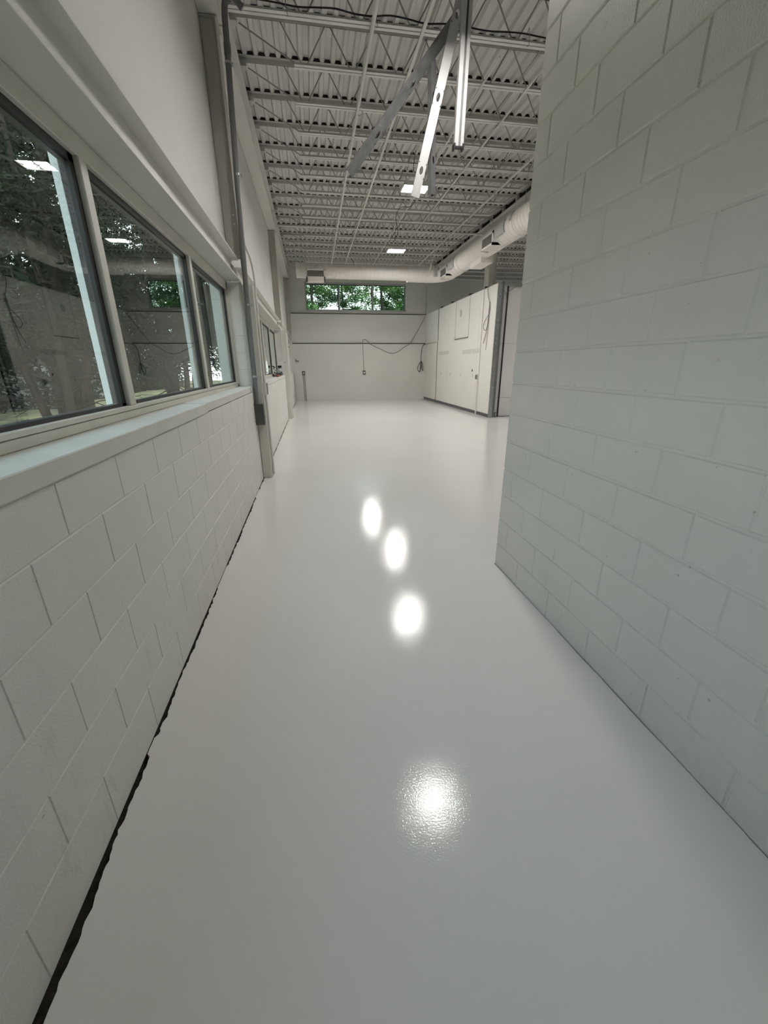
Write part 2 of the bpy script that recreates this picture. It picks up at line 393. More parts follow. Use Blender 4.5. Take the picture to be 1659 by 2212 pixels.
# ------------------------------------------------------------------ partition with charcoal skirting
mb = MB()
PX0, PX1, PY0, ZP = 5.28, 5.395, 12.03, 3.67
mb.box(PX0, PX1, PY0, 17.665, 0.0, ZP); mb.box(PX0, PX1, 17.69, YB+0.17, 0.0, 2.43); mb.box(PX0, PX1, 17.60, YB+0.17, 2.45, ZP)
mb.box(PX0-0.006, PX1, 17.655, 17.70, 0.0, 2.41, 1); mb.box(PX0+0.02, PX1, 17.60, YB+.1, 2.43, 2.45, 1)
for y in (13.2, 16.25, 18.67): mb.box(PX0-0.0015, PX0+.002, y, y+0.006, 0.1, ZP, 2)
mb.box(PX0-0.002, PX0+.002, 12.9, 17.3, ZP-0.012, ZP+0.004, 2)
for y in (12.85, 14.1, 15.9, 17.2): mb.box(PX0-0.02, PX1, y, y+0.13, ZP, ZP+0.045, 1)
struct(mb.build('wall_partition', ['partition', 'dark', 'patch']))
mb = MB(); mb.box(PX0-0.008, PX0, PY0, 17.66, 0.0, 0.10, ch=0.002); mb.box(PX0-0.008, PX0, 17.69, YB, 0.0, 0.10, ch=0.002)
struct(mb.build('baseboard_right', ['basebd']))
mb = MB(); mb.box(PX0-0.015, PX0, 17.6, YB-0.02, 2.415, 2.46, 0); mb.box(PX0-0.02, PX0, 17.58, 17.66, 2.45, 2.475, 1)
struct(mb.build('trim_6', ['column', 'partition']))

# panelled wall right of the partition's open end
mb = MB()
YP = 12.16
for z0, z1 in ((0.0, 0.57), (0.58, 2.11), (2.12, 3.60)):
    mb.box(5.50, 5.635, YP, YP+0.08, z0, z1); mb.box(5.675, 7.4, YP, YP+0.08, z0, z1)
mb.box(5.50, 7.4, YP+0.012, YP+0.08, 0, 3.6, 1)
struct(mb.build('wall_panelled', ['wall', 'duct_grey']))
mb = MB(); mb.box(5.637, 5.673, YP-0.02, YP+0.01, 0.0, 3.62); struct(mb.build('trim_7', ['black']))
mb = MB(); mb.box(5.5, 7.4, YP-0.01, YP, 0.0, 0.015); struct(mb.build('trim_8', ['cable']))

# ------------------------------------------------------------------ roof deck: fluted steel, darker in bands over the joists
def deck(x0, x1):
    mb = MB(); P = 0.15; zl_, zu = ZD, ZD+0.04
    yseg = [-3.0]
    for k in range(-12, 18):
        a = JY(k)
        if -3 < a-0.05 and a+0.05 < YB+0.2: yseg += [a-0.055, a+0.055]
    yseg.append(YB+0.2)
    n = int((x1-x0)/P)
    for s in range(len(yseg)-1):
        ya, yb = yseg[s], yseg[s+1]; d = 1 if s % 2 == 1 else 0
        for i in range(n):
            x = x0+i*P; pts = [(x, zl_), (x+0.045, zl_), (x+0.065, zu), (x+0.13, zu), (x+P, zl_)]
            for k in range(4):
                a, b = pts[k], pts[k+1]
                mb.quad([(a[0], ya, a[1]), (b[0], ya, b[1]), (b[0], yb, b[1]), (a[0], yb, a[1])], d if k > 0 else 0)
    return mb
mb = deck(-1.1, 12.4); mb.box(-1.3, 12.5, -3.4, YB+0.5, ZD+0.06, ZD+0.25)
struct(mb.build('ceiling', ['deck', 'deck_dark'], fix=False))

# ------------------------------------------------------------------ windows on the left wall
def window_left(n, y0, y1, mulls, hero):
    root = bpy.data.objects.new('window_%d' % n, None); COL.objects.link(root); root.location = (-1.0, (y0+y1)/2, ZS); struct(root)
    xi, xo = -0.965, -1.05; fz0, fz1 = 1.285, 2.52; t = 0.06
    mb = MB()
    mb.box(xo, xi, y0, y1, fz0, fz0+0.038, ch=0.003); mb.box(xo, xi+0.004, y0, y1, fz0+0.041, fz0+0.062, ch=0.002)
    mb.box(xo, xi, y0, y1, fz1-t-0.03, fz1, ch=0.003)
    mb.box(xo, xi, y0, y0+t, fz0, fz1, ch=0.003); mb.box(xo, xi, y1-t, y1, fz0, fz1, ch=0.003)
    mb.build('window_frame', ['frame'], root)
    edges = [y0+t]+[v for m in mulls for v in (m-0.035, m+0.035)]+[y1-t]
    for m in mulls:
        q = MB(); q.box(xo, xi, m-0.035, m+0.035, fz0+0.062, fz1-t-0.03, ch=0.003); q.build('mullion', ['frame'], root)
        q = MB(); q.box(-1.09, -1.055, m-0.03, m+0.03, fz0+0.02, fz1-0.02, ch=0.003); q.build('outer_mullion', ['frame_out'], root)
    q = MB(); q.box(-1.16, -1.055, y1-0.05, y1, fz0+0.02, fz1-0.02); q.box(-1.16, -1.055, y0, y0+0.05, fz0+0.02, fz1-0.02); q.build('outer_frame', ['frame_out'], root)
    for i in range(0, len(edges), 2):
        a, b = edges[i], edges[i+1]; z0, z1 = fz0+0.062, fz1-t-0.03
        g = MB(); w = 0.034
        g.box(-1.035, -0.99, a, b, z0, z0+w*0.45); g.box(-1.035, -0.99, a, b, z1-w, z1)
        g.box(-1.035, -0.99, a, a+w*.6, z0, z1); g.box(-1.035, -0.99, b-w*1.3, b, z0, z1)
        g.build('gasket', ['black'], root)
        p = MB(); p.box(-1.008, -1.0, a+.005, b-.005, z0+.003, z1-.003); p.build('glass_pane', ['glass_l'], root)
    # sill in two lengths, the near one a touch lower and prouder
    s = MB()
    seam = 3.26 if hero else (y0+y1)/2
    s.box(-1.0, -0.778, y0-0.02, seam, 1.218, 1.284, ch=0.004); s.box(-1.0, -0.786, seam+0.003, y1+0.004, 1.222, 1.288, ch=0.004)
    s.build('window_sill', ['trim'], root)
    return root
window_left(1, WY[0][0], WY[0][1], [-0.93, 0.77, 2.465, 4.21], True)
window_left(2, WY[1][0], WY[1][1], [7.9, 9.6, 11.3], False)
window_left(3, WY[2][0], WY[2][1], [14.9, 16.4, 17.9], False)

# back window
root = bpy.data.objects.new('window_4', None); COL.objects.link(root); root.location = (2.15, YB+0.25, WBZ0); struct(root)
mb = MB(); fy0, fy1 = YB+0.15, YB+0.22
mb.box(WBX0, WBX1, fy0, fy1, WBZ0, WBZ0+0.05, ch=.003); mb.box(WBX0, WBX1, fy0, fy1, WBZ1-0.07, WBZ1, ch=.003)
mb.box(WBX0, WBX0+0.05, fy0, fy1, WBZ0, WBZ1, ch=.003); mb.box(WBX1-0.06, WBX1, fy0, fy1, WBZ0, WBZ1, ch=.003)
mb.build('window_frame', ['frame_grey'], root)
bm_ = [WBX0+0.05, 1.36, 1.42, 2.84, 2.90, WBX1-0.06]
for m in (1.39, 2.87):
    q = MB(); q.box(m-0.03, m+0.03, fy0, fy1, WBZ0+0.05, WBZ1-0.07, ch=.003); q.build('mullion', ['frame_grey'], root)
for i in (0, 2, 4):
    a, b = bm_[i], bm_[i+1]
    g = MB(); g.box(a, b, fy0+.03, fy1-.02, WBZ1-0.10, WBZ1-0.07); g.box(b-0.03, b, fy0+.03, fy1-.02, WBZ0+.05, WBZ1-.07); g.box(a, a+.012, fy0+.03, fy1-.02, WBZ0+.05, WBZ1-.07)
    g.build('gasket', ['black'], root)
    p = MB(); p.box(a+.004, b-.004, fy0+.035, fy0+.041, WBZ0+.052, WBZ1-.072); p.build('glass_pane', ['glass_b'], root)

# ------------------------------------------------------------------ steel: lintels, edge beams, columns, girder
def ibeam_y(x0, x1, z0, z1, y0, y1, xw, tf=0.014, tw=0.01):
    mb = MB(); mb.box(x0, x1, y0, y1, z0, z0+tf, ch=.002); mb.box(x0, x1, y0, y1, z1-tf, z1, ch=.002); mb.box(xw-tw/2, xw+tw/2, y0, y1, z0+tf, z1-tf); return mb
def place_txt(i): return ['over the near left window', 'over the middle left window', 'over the far left window'][i]
for i, (a, b) in enumerate(WY):
    o = ibeam_y(-1.0, XL, ZH, ZH+0.235, a-0.4 if i == 0 else a-0.02, b-0.015, -0.885).build('lintel_beam', ['steel_paint'])
    tag(o, 'painted steel I-beam lintel %s' % place_txt(i), 'beam')
for i, (a, b) in enumerate(((-3.0, Y1-0.02), (Y1+0.03, Y2-0.03), (Y2+0.03, YB+0.1))):
    o = ibeam_y(-0.91, -0.695, 4.955, 5.43, a, b, -0.80).build('edge_beam', ['steel_paint'])
    tag(o, 'off-white steel roof edge beam %s' % ['at the top left corner, nearest the camera', 'between the grey-conduit column and the next column', 'running to the back wall'][i], 'beam')
def column(y, lab, top=4.95):
    t = thing('steel_column', (-0.85, y, 2.78), lab, 'column')
    mb = MB(); mb.box(-0.768, -0.755, y-0.12, y+0.12, 2.60, top-0.012, ch=.002); mb.box(-0.91, -0.90, y-0.12, y+0.12, 2.79, top-.012); mb.box(-0.90, -0.768, y-0.10, y-0.09, 2.77, top-.012)
    mb.build('shaft', ['column'], t)
    mb = MB(); mb.box(-0.915, -0.735, y-0.13, y+0.13, top-0.010, top, ch=.002); mb.build('cap_plate', ['column'], t)
    if y < 7:
        for z in (3.22, 3.13):
            mb = MB(); mb.tube([(-0.795, y-0.10, z), (-0.795, y-0.108, z)], 0.009, 10); mb.build('bolt_head', ['white'], t)
    return t
column(Y1, 'taupe steel column rising behind the thick grey conduit')
column(Y2, 'taupe steel column at the second bay, above its flat-topped post')
column(Y3, 'taupe steel column in the far left corner by the back wall')
def post(y, lab):
    mb = MB()
    mb.box(XL, -0.665, y-0.05, y+0.20, 0.0, ZH-0.02, ch=0.004)
    o = mb.build('pilaster_post', ['post']); tag(o, lab, 'post'); return o
post(Y1, 'beige boxed post standing on the floor under the grey conduit')
post(Y2, 'beige flat-topped post between the middle and far left windows')
o = ibeam_y(5.36, 5.58, 5.00, 5.40, 2.5, Y2+0.02, 5.47).build('roof_girder', ['steel_paint']); tag(o, 'white steel roof girder above the near part of the long duct', 'beam')
o = ibeam_y(5.36, 5.58, 5.00, 5.40, Y2+0.05, YB+0.03, 5.47).build('roof_girder', ['steel_paint']); tag(o, 'white steel roof girder above the far end of the long duct', 'beam')
mb = MB(); mb.box(5.462, 5.474, -3.0, YB, 5.402, 5.549); struct(mb.build('trim_slot_shade', ['dark']))  # dark plate added to paint the unlit slot between girder and deck
mb = MB(); mb.box(5.402, 5.415, Y2-0.12, Y2+0.12, 0, 5.0); mb.box(5.615, 5.628, Y2-0.12, Y2+0.12, 0, 5.0); mb.box(5.415, 5.615, Y2-0.09, Y2-0.08, 0, 5.0)
o = mb.build('steel_column', ['post']); tag(o, 'pale steel column behind the white partition, under the girder', 'column')

# ------------------------------------------------------------------ joists
JX0, JX1 = -0.78, 5.55
def angle_pair(mb, x0, x1, y, z, down, leg=0.048, gap=0.016, t=0.005):
    """two angles back to back; flat legs at z, upright legs going up (bottom chord) or down (top chord)"""
    s = -1 if down else 1
    za, zb = sorted((z, z+s*t)); zc, zd = sorted((z+s*t, z+s*leg))
    for q in (-1, 1):
        ya, yb = sorted((y+q*gap/2, y+q*(gap/2+leg))); mb.box(x0, x1, ya, yb, za, zb)
        ya, yb = sorted((y+q*gap/2, y+q*(gap/2+t))); mb.box(x0, x1, ya, yb, zc, zd)
ORD = ['first', 'second', 'third', 'fourth', 'fifth', 'sixth', 'seventh', 'eighth', 'ninth', 'tenth', 'eleventh', 'twelfth', 'thirteenth', 'fourteenth', 'fifteenth', 'sixteenth', 'seventeenth', 'eighteenth', 'nineteenth', 'twentieth']
def joist(y, label, long_chord, group):
    t = thing('steel_joist', (0, y, 5.50), label, 'joist', group)
    mb = MB(); angle_pair(mb, JX0+0.06, JX1-0.06, y, ZD-0.001, True, leg=0.052); mb.box(JX0+0.02, JX0+0.16, y-0.05, y+0.05, 5.432, 5.497); mb.box(JX1-0.16, JX1-0.02, y-0.05, y+0.05, 5.402, 5.497)
    mb.build('top_chord', ['joist'], t)
    mb = MB()
    a, b = (-0.66, 5.35) if long_chord else (0.03, 4.72)
    angle_pair(mb, a, b, y, 5.088, False, leg=0.042)
    mb.build('bottom_chord', ['chord'], t)
    zt, zb = 5.505, 5.115
    def bar(p, q):
        m = MB(); m.tube([(p[0], y, p[1]), (q[0], y, q[1])], 0.0085, 6); m.build('web_bar', ['web'], t)
    bar((-0.60, 5.44), (0.06, zb))
    nb = [0.16+0.61*i for i in range(8)]
    for i, x in enumerate(nb):
        bar((x-0.275, zt), (x-0.03, zb)); bar((x+0.03, zb), (x+0.275, zt))
    bar((5.30, 5.43), (4.66, zb))
    return t
def visible_label(k): return 'white open-web roof joist, %s of the row counted away from the camera' % ORD[k+2]
G1 = 'roof joists over the main room'
js = joist(JY(0), visible_label(0), False, G1)
jl = joist(JY(-1), visible_label(-1), True, G1)
for k in range(-2, 17):
    if k in (0, -1): continue
    src = jl if k == 8 else js
    c = copy_tree(src, (0, JY(k), 5.50)); c['label'] = visible_label(k)
G2 = 'roof joists over the neighbouring room'
for n_, k in enumerate(range(6, 17)):
    c = copy_tree(js, (6.37, JY(k), 5.50)); c['group'] = G2
    c['label'] = 'distant open-web joist seen under the duct, %s counted away from the camera' % ORD[n_]

# bridging lines and conduits running under the joists
def run(name, pts, r, m, label, cat, n=8, smooth=True):
    mb = MB(); mb.tube(pts, r, n); o = mb.build(name, [m], smooth=smooth); tag(o, label, cat); return o
def zc(X, dz=0): return 5.085+dz
K = (5.06-1.5419)/(4.72-1.5419)
t = thing('sprinkler_pipe', (0.83*K, 4.4, 5.04), 'white pipe running the length of the ceiling, left of the hanging studs', 'pipe')
mb = MB(); mb.tube([(0.83*K-0.02, 3.0, 5.055), (0.83*K, 10, 5.055), (0.89*K, YB-0.5, 5.055)], 0.024, 12); mb.build('pipe', ['conduit_w'], t, smooth=True)
for y in (7.4, 10.2, 13.0, 15.8):
    mb = MB(); mb.tube([(0.85*K, y, 5.055), (0.85*K, y+0.045, 5.055)], 0.031, 12)
    mb.build('coupling', ['conduit_w'], t, smooth=True)
for y in (JY(1), JY(4), JY(8), JY(12)):
    mb = MB(); mb.tube([(0.85*K-.05, y+.02, 5.13), (0.85*K-.045, y, 5.05), (0.85*K, y, 5.022), (0.85*K+.045, y, 5.05), (0.85*K+.05, y+.02, 5.13)], 0.006, 6); mb.build('hanger_strap', ['galv'], t)
for X, nm, lab in ((1.36, 5.10, 'pale steel bridging bar crossing the joists right of the white pipe'), (3.88, 5.10, 'pale steel bridging bar crossing the joists near the long duct')):
    mb = MB(); x = X*1.09; mb.box(x-0.018, x+0.018, 3.0, YB-0.1, 5.062, 5.067); mb.box(x-0.018, x-0.014, 3.0, YB-0.1, 5.067, 5.085)
    tag(mb.build('bridging_bar', ['chord']), lab, 'bar')
for X, lab in ((2.28, 'thin pale conduit under the joists beside the far hanging light'), (2.86, 'thin pale conduit under the joists right of the middle light')):
    x = X*1.10; run('ceiling_conduit', [(x, 6.2, 5.07), (x, 12, 5.07), (x+.02, YB-1.0, 5.07)], 0.013, 'conduit_w', lab, 'conduit')
# diagonal upper bridging seen as a fainter pair near the deck
for X, lab in ((1.75, 'thin upper bridging rod close under the deck, left of centre'), (3.3, 'thin upper bridging rod close under the deck, right of centre'), (4.75, 'upper bridging rod close under the deck beside the girder')):
    run('bridging_rod', [(X, 3.0, 5.49), (X, YB-.1, 5.49)], 0.010, 'web', lab, 'rod')

# black cable lying along the joist with wire ties
t = thing('black_cable', (0.0, JY(-1), 5.15), 'black cable draped along the joist nearest the camera with wire loops', 'cable')
yk = JY(-1)-0.05
pts = [(-0.50, yk, 5.165)]
for i in range(1, 26):
    x = -0.5+i*0.2; pts.append((x, yk+0.006*math.sin(i*2.1), 5.150+0.012*math.sin(i*1.7)))
mb = MB(); mb.tube(spline(pts, 4), 0.0075, 6); mb.build('cord', ['black'], t, smooth=True)
for x in (-0.02, 0.95, 1.9, 2.75, 3.3):
    mb = MB(); mb.tube(spline([(x, yk+.05, 5.19), (x-.01, yk-.02, 5.20), (x-.005, yk-.03, 5.13), (x+.01, yk-.01, 5.06), (x+.004, yk+.03, 5.07)], 5), 0.0035, 5); mb.build('wire_tie', ['cable_grey'], t, smooth=True)

# ------------------------------------------------------------------ grey conduit, its box, white conduits
t = thing('grey_conduit', (-0.745, 5.865, 1.06), 'thick grey plastic conduit climbing the left column and bending to the joist', 'conduit')
P = [(-0.655, 5.84, 4.72), (-0.648, 5.84, 4.93), (-0.63, 5.845, 5.04), (-0.585, 5.86, 5.10), (-0.53, 5.88, 5.09), (-0.47, 5.90, 5.04)]
Q = [Vector((-0.755, 5.84, 1.05)), Vector((-0.735, 5.84, 2.4)), Vector((-0.700, 5.84, 3.6))]+spline(P, 6)
mb = MB(); mb.tube(Q, 0.031, 14); mb.build('pipe', ['conduit'], t, smooth=True)
for z in (4.62,):
    mb = MB(); mb.tube([(-0.658, 5.84, z), (-0.654, 5.84, z+0.10)], 0.036, 14); mb.build('coupling', ['conduit'], t, smooth=True)
for z in (1.40, 2.25, 3.58, 4.55):
    cx = -0.755+(z-1.05)*0.0265; mb = MB(); mb.tube([(cx, 5.84, z), (cx, 5.84, z+0.022)], 0.034, 14); mb.box(cx-.032, cx+.045, 5.86, 5.885, z, z+0.022); mb.tube([(cx-.03, 5.865, z+.011), (cx-.03, 5.835, z+.011)], 0.008, 8); mb.tube([(cx+.04, 5.865, z+.011), (cx+.04, 5.835, z+.011)], 0.008, 8)
    mb.build('pipe_clamp', ['galv'], t, smooth=True)
t = thing('junction_box', (-0.74, 5.84, 0.79), 'dark grey junction box under the thick grey conduit', 'junction box')
mb = MB(); mb.box(-0.802, -0.672, 5.79, 5.93, 0.79, 1.055, ch=.004); mb.build('box_body', ['galv_dull'], t)
mb = MB(); mb.box(-0.806, -0.668, 5.782, 5.789, 0.785, 1.06, ch=.002); mb.build('cover', ['boxgrey'], t)
t = thing('white_conduit', (-0.635, 6.05, 0.0), 'white painted conduit bending out beside the column and down the post', 'conduit')
mb = MB(); Pw = [(-0.735, 6.0, 3.05), (-0.705, 6.03, 2.92), (-0.665, 6.04, 2.80), (-0.645, 6.05, 2.62), (-0.645, 6.05, 2.40)]
mb.tube(spline(Pw, 6)+[Vector((-0.648, 6.05, 1.33))], 0.014, 10); mb.tube([(-0.648, 6.05, 1.16), (-0.648, 6.05, 0.03)], 0.014, 10); mb.build('pipe', ['conduit_w'], t, smooth=True)
mb = MB(); mb.box(-0.664, -0.625, 6.0, 6.13, 1.16, 1.33, ch=.004); mb.build('outlet_box', ['conduit_w'], t)
mb = MB(); mb.box(-0.624, -0.618, 6.01, 6.12, 1.17, 1.32, ch=.002); mb.build('box_cover', ['galv_dull'], t)
o = run('white_conduit', [(-0.65, 6.11, 0.02), (-0.65, 6.11, 2.45)], 0.012, 'conduit_w', 'second slimmer white conduit on the side of the near post', 'conduit')
o = run('white_conduit', [(-0.645, Y2+0.05, 0.02), (-0.645, Y2+0.05, 2.44)], 0.012, 'conduit_w', 'slim white conduit on the side of the second post', 'conduit')

# ------------------------------------------------------------------ studs
def stud(name, p0, p1, w, d, facing, m, label, holes=(), hr=(0.018, 0.038), lip=0.012, parent=None, t_=0.0015):
    """C-shaped stud from p0 to p1; web w wide faces 'facing', flanges d deep, with real elongated knockouts"""
    p0, p1, fc = Vector(p0), Vector(p1), Vector(facing).normalized()
    ax = (p1-p0); L = ax.length; ax.normalize(); fc = (fc-ax*fc.dot(ax)).normalized(); sd = ax.cross(fc)
    mb = MB()
    def W(s, u, v): return p0+ax*s+sd*u+fc*(-v)
    def plate(layer_v):
        cuts = [0.0]
        for h in holes: cuts += [h-0.07, h+0.07]
        cuts.append(L)
        for i in range(len(cuts)-1):
            a, b = cuts[i], cuts[i+1]
            if i % 2 == 0:
                mb.quad([W(a, -w/2, layer_v), W(b, -w/2, layer_v), W(b, w/2, layer_v), W(a, w/2, layer_v)])
            else:
                n = 16; c = (a+b)/2; inn = []; out = []
                for k in range(n):
                    an = 2*math.pi*k/n; ca, sa = math.cos(an), math.sin(an)
                    inn.append(W(c+hr[1]*ca, hr[0]*sa, layer_v))
                    q = max(abs(ca)/0.07, abs(sa)/(w/2)); out.append(W(c+ca/q, sa/q, layer_v))
                for k in range(n): mb.quad([out[k], out[(k+1)%n], inn[(k+1)%n], inn[k]])
    plate(0.0); plate(t_)
    for sg in (-1, 1):
        for (ua, ub, va, vb) in ((w/2-t_, w/2, 0, d), (w/2-lip, w/2, d-t_, d)):
            us = sorted((sg*ua, sg*ub)); c = []
            for s in (0, L):
                c.append([W(s, us[0], va), W(s, us[1], va), W(s, us[1], vb), W(s, us[0], vb)])
            for k in range(4): mb.quad([c[0][k], c[0][(k+1)%4], c[1][(k+1)%4], c[1][k]])
            mb.quad(c[0]); mb.quad(c[1])
    o = mb.build(name, [m], parent, fix=True)
    if label: tag(o, label, 'stud')
    return o
def hp(X, z, Y):   # rescale a point measured on the plane Y=4.8 to the plane Y
    s = Y/4.8; return (X*s, Y, 1.5419+(z-1.5419)*s)
pa1 = Vector(hp(1.144, 3.136, 5.0)); pa0 = Vector(hp(1.537, 4.625, 5.0)); d_ = (pa0-pa1).normalized(); pa2 = pa1+d_*((5.46-pa1.z)/d_.z)
stud('metal_stud', pa1, pa2, 0.092, 0.032, (0, -1, 0), 'stud_white', 'whitish metal stud hanging at a slant in front of the near light', holes=(0.24, 0.86, 1.5))
pb1 = Vector(hp(0.492, 3.285, 5.06)); pb0 = Vector(hp(1.369, 4.323, 5.06)); d_ = (pb0-pb1).normalized(); pb2 = pb0+d_*0.25
stud('metal_stud', pb1, pb2, 0.09, 0.040, (0.35, -0.62, -0.7), 'galv_dull', 'dark grey metal brace slanting down to the left from the hanging stud', holes=(0.45, 1.0))
stud('metal_stud', hp(1.333, 3.166, 5.10), hp(1.302, 4.21, 5.10), 0.07, 0.05, (0.55, -0.85, 0), 'galv_dull', 'dull galvanised stud hanging plumb behind the slanted white stud', holes=(0.30, 0.82), hr=(0.014, 0.035))
t = thing('hanging_rail', hp(1.578, 3.559, 4.9), 'bright double metal rail hanging from the ceiling with black end clip', 'rail')
q0 = Vector(hp(1.578, 3.57, 4.9)); q1 = Vector(hp(1.604, 4.631, 4.9)); d_ = (q1-q0).normalized(); q2 = q0+d_*((5.50-q0.z)/d_.z)
def slanted_box(mb, a, b, u0, u1, v0, v1):
    s = [Vector((u, v, 0)) for u, v in ((u0, v0), (u1, v0), (u1, v1), (u0, v1))]
    c0 = [a+k for k in s]; c1 = [b+k for k in s]
    for k in range(4): mb.quad([c0[k], c0[(k+1)%4], c1[(k+1)%4], c1[k]])
    mb.quad(c0[::-1]); mb.quad(c1)
for u0, u1 in ((-0.050, -0.010), (0.012, 0.044)):
    mb = MB(); slanted_box(mb, q0, q2, u0, u1, -0.02, 0.03); mb.build('channel', ['stud_white'], t)
mb = MB(); slanted_box(mb, q0, q2, -0.010, 0.012, 0.012, 0.02); mb.build('back_web', ['galv_dull'], t)
mb = MB(); slanted_box(mb, q0-d_*0.03, q0+d_*0.02, -0.056, -0.040, -0.026, 0.035); slanted_box(mb, q0-d_*0.03, q0+d_*0.02, 0.032, 0.050, -0.026, 0.035); slanted_box(mb, q0-d_*0.012, q0, -0.05, 0.044, -0.02, 0.03)
mb.build('end_clip', ['black'], t)

# studs framing the open end of the partition
t = thing('stud_frame', (5.37, 12.0, 0.0), 'galvanised stud frame closing the open end of the white partition', 'stud frame')
stud('end_stud', (5.345, 11.99, 0.0), (5.345, 11.99, 3.69), 0.122, 0.032, (0, -1, 0), 'galv', None, holes=(0.28, 0.89, 1.50, 2.12, 2.73, 3.34), hr=(0.014, 0.032), parent=t)
mb = MB(); mb.box(5.41, 5.425, 11.985, 12.02, 0, 3.72); mb.box(5.43, 5.475, 11.995, 12.03, 0, 3.70); mb.build('side_stud', ['galv_dull'], t)
mb = MB(); mb.box(5.29, 5.40, 11.993, 12.02, 3.25, 3.69); mb.build('splice_plate', ['galv_dull'], t)
mb = MB(); mb.box(5.425, 5.43, 11.99, 12.03, 0.0, 3.68); mb.build('shadow_gap', ['black'], t)
mb = MB(); mb.box(5.282, 5.47, 11.985, 12.03, 0.0, 0.012); mb.build('floor_track', ['galv'], t)

# ------------------------------------------------------------------ hanging LED high bay lights
def high_bay(x, y, z, label, hang_to=5.085, lens='led'):
    t = thing('high_bay_light', (x, y, z), label, 'light', 'LED high bay lights')
    mb = MB(); mb.box(x-0.235, x+0.235, y-0.17, y+0.17, z+0.013, z+0.045, ch=.006); mb.box(x-0.235, x+0.235, y-0.17, y-0.158, z-.008, z+.014); mb.box(x-0.235, x+0.235, y+0.158, y+0.17, z-.008, z+.014); mb.box(x-0.235, x-.223, y-0.17, y+0.17, z-.008, z+.014); mb.box(x+0.223, x+0.235, y-0.17, y+0.17, z-.008, z+.014); mb.box(x-0.10, x+0.10, y-0.08, y+0.08, z+0.045, z+0.09, ch=.008); mb.build('housing', ['housing'], t)
    for sx in (-1, 1):
        for sy in (-1, 1):
            cx, cy = x+sx*0.115, y+sy*0.082; mb = MB(); pr = []
            for k in range(24):
                an = 2*math.pi*k/24; c_, s_ = math.cos(an), math.sin(an); e = 0.45
                pr.append((cx+0.094*abs(c_)**e*(1 if c_ >= 0 else -1), cy+0.057*abs(s_)**e*(1 if s_ >= 0 else -1)))
            mb.extr(pr, 'z', z+0.004, z+0.012); mb.build('led_lens', [lens], t)
    mb = MB(); mb.tube([(x, y, z-0.001), (x, y, z-0.03)], 0.016, 12); mb.build('sensor', ['white'], t, smooth=True)
    for sx in (-1, 1):
        mb = MB(); mb.tube([(x+sx*0.19, y, z+0.045), (x+sx*0.07, y, hang_to)], 0.003, 5); mb.build('suspension_wire', ['cable_grey'], t)
    mb = MB(); mb.tube(spline([(x+.02, y, z+0.09), (x+.05, y+.03, z+0.2), (x-.03, y+.02, z+0.3), (x+.01, y, hang_to)], 6), 0.005, 6); mb.build('power_cord', ['cable'], t, smooth=True)
    return t
high_bay(1.37, 3.97, 4.5, 'LED high bay light nearest the camera, mirrored largest in the floor', lens='led_near')
high_bay(2.05, 8.62, 4.53, 'bright LED high bay light behind the white hanging stud')
high_bay(2.46, 12.42, 4.44, 'bright LED high bay light farther back, in front of the white cross duct')
high_bay(2.10, 15.60, 4.42, 'LED high bay light beyond the cross duct, seen only as the farthest floor highlight')
high_bay(8.6, 9.2, 4.5, 'unseen LED high bay light added to brighten the neighbouring room beyond the block wall', 5.55)  # out-of-view lamp, added to brighten the neighbouring room
high_bay(8.6, 16.2, 4.5, 'unseen LED high bay light added to brighten the far end of the neighbouring room', 5.55)  # second added lamp, also out of view, for the room's far end

# ------------------------------------------------------------------ ducts
DX, DZ, DR, DYB, DR2 = 4.39, 4.25, 0.243, 14.25, 0.196
def ring_tube(mb, pts, r, seam=0.13, n=40, tilt=0):
    """spiral duct: fine raised lock seams along the way"""
    P = [Vector(p) for p in pts]; dense = []; rr = []
    acc = 0.0
    for i in range(len(P)-1):
        L = (P[i+1]-P[i]).length; k = max(1, int(L/seam))
        for j in range(k):
            for q, dr in ((0.0, 0.0), (0.90, 0.0), (0.93, 0.004), (0.97, 0.004)):
                dense.append(P[i].lerp(P[i+1], (j+q)/k)); rr.append(r+dr)
    dense.append(P[-1]); rr.append(r)
    mb.tube(dense, r, n, rr=rr)
t = thing('spiral_duct', (DX, 12.0, DZ), 'white round spiral duct running along the partition side and turning across the back', 'duct')
Rb = 0.62
mb = MB(); ring_tube(mb, [(DX, 4.0, DZ), (DX, DYB-Rb, DZ)], DR); mb.build('long_run', ['duct'], t, smooth=True)
arc = []
for k in range(9):
    a = math.pi/2*k/8; arc.append((DX-Rb+Rb*math.cos(a), DYB-Rb+Rb*math.sin(a), DZ))
mb = MB(); ring_tube(mb, arc, DR*0.99, seam=0.3); mb.build('elbow', ['duct'], t, smooth=True)
mb = MB(); ring_tube(mb, [(DX-Rb, DYB, DZ), (3.18, DYB, DZ)], DR*0.97); mb.build('sleeve', ['duct'], t, smooth=True)
mb = MB(); ring_tube(mb, [(3.18, DYB, DZ), (-0.27, DYB, DZ)], DR2); mb.build('cross_run', ['duct'], t, smooth=True)
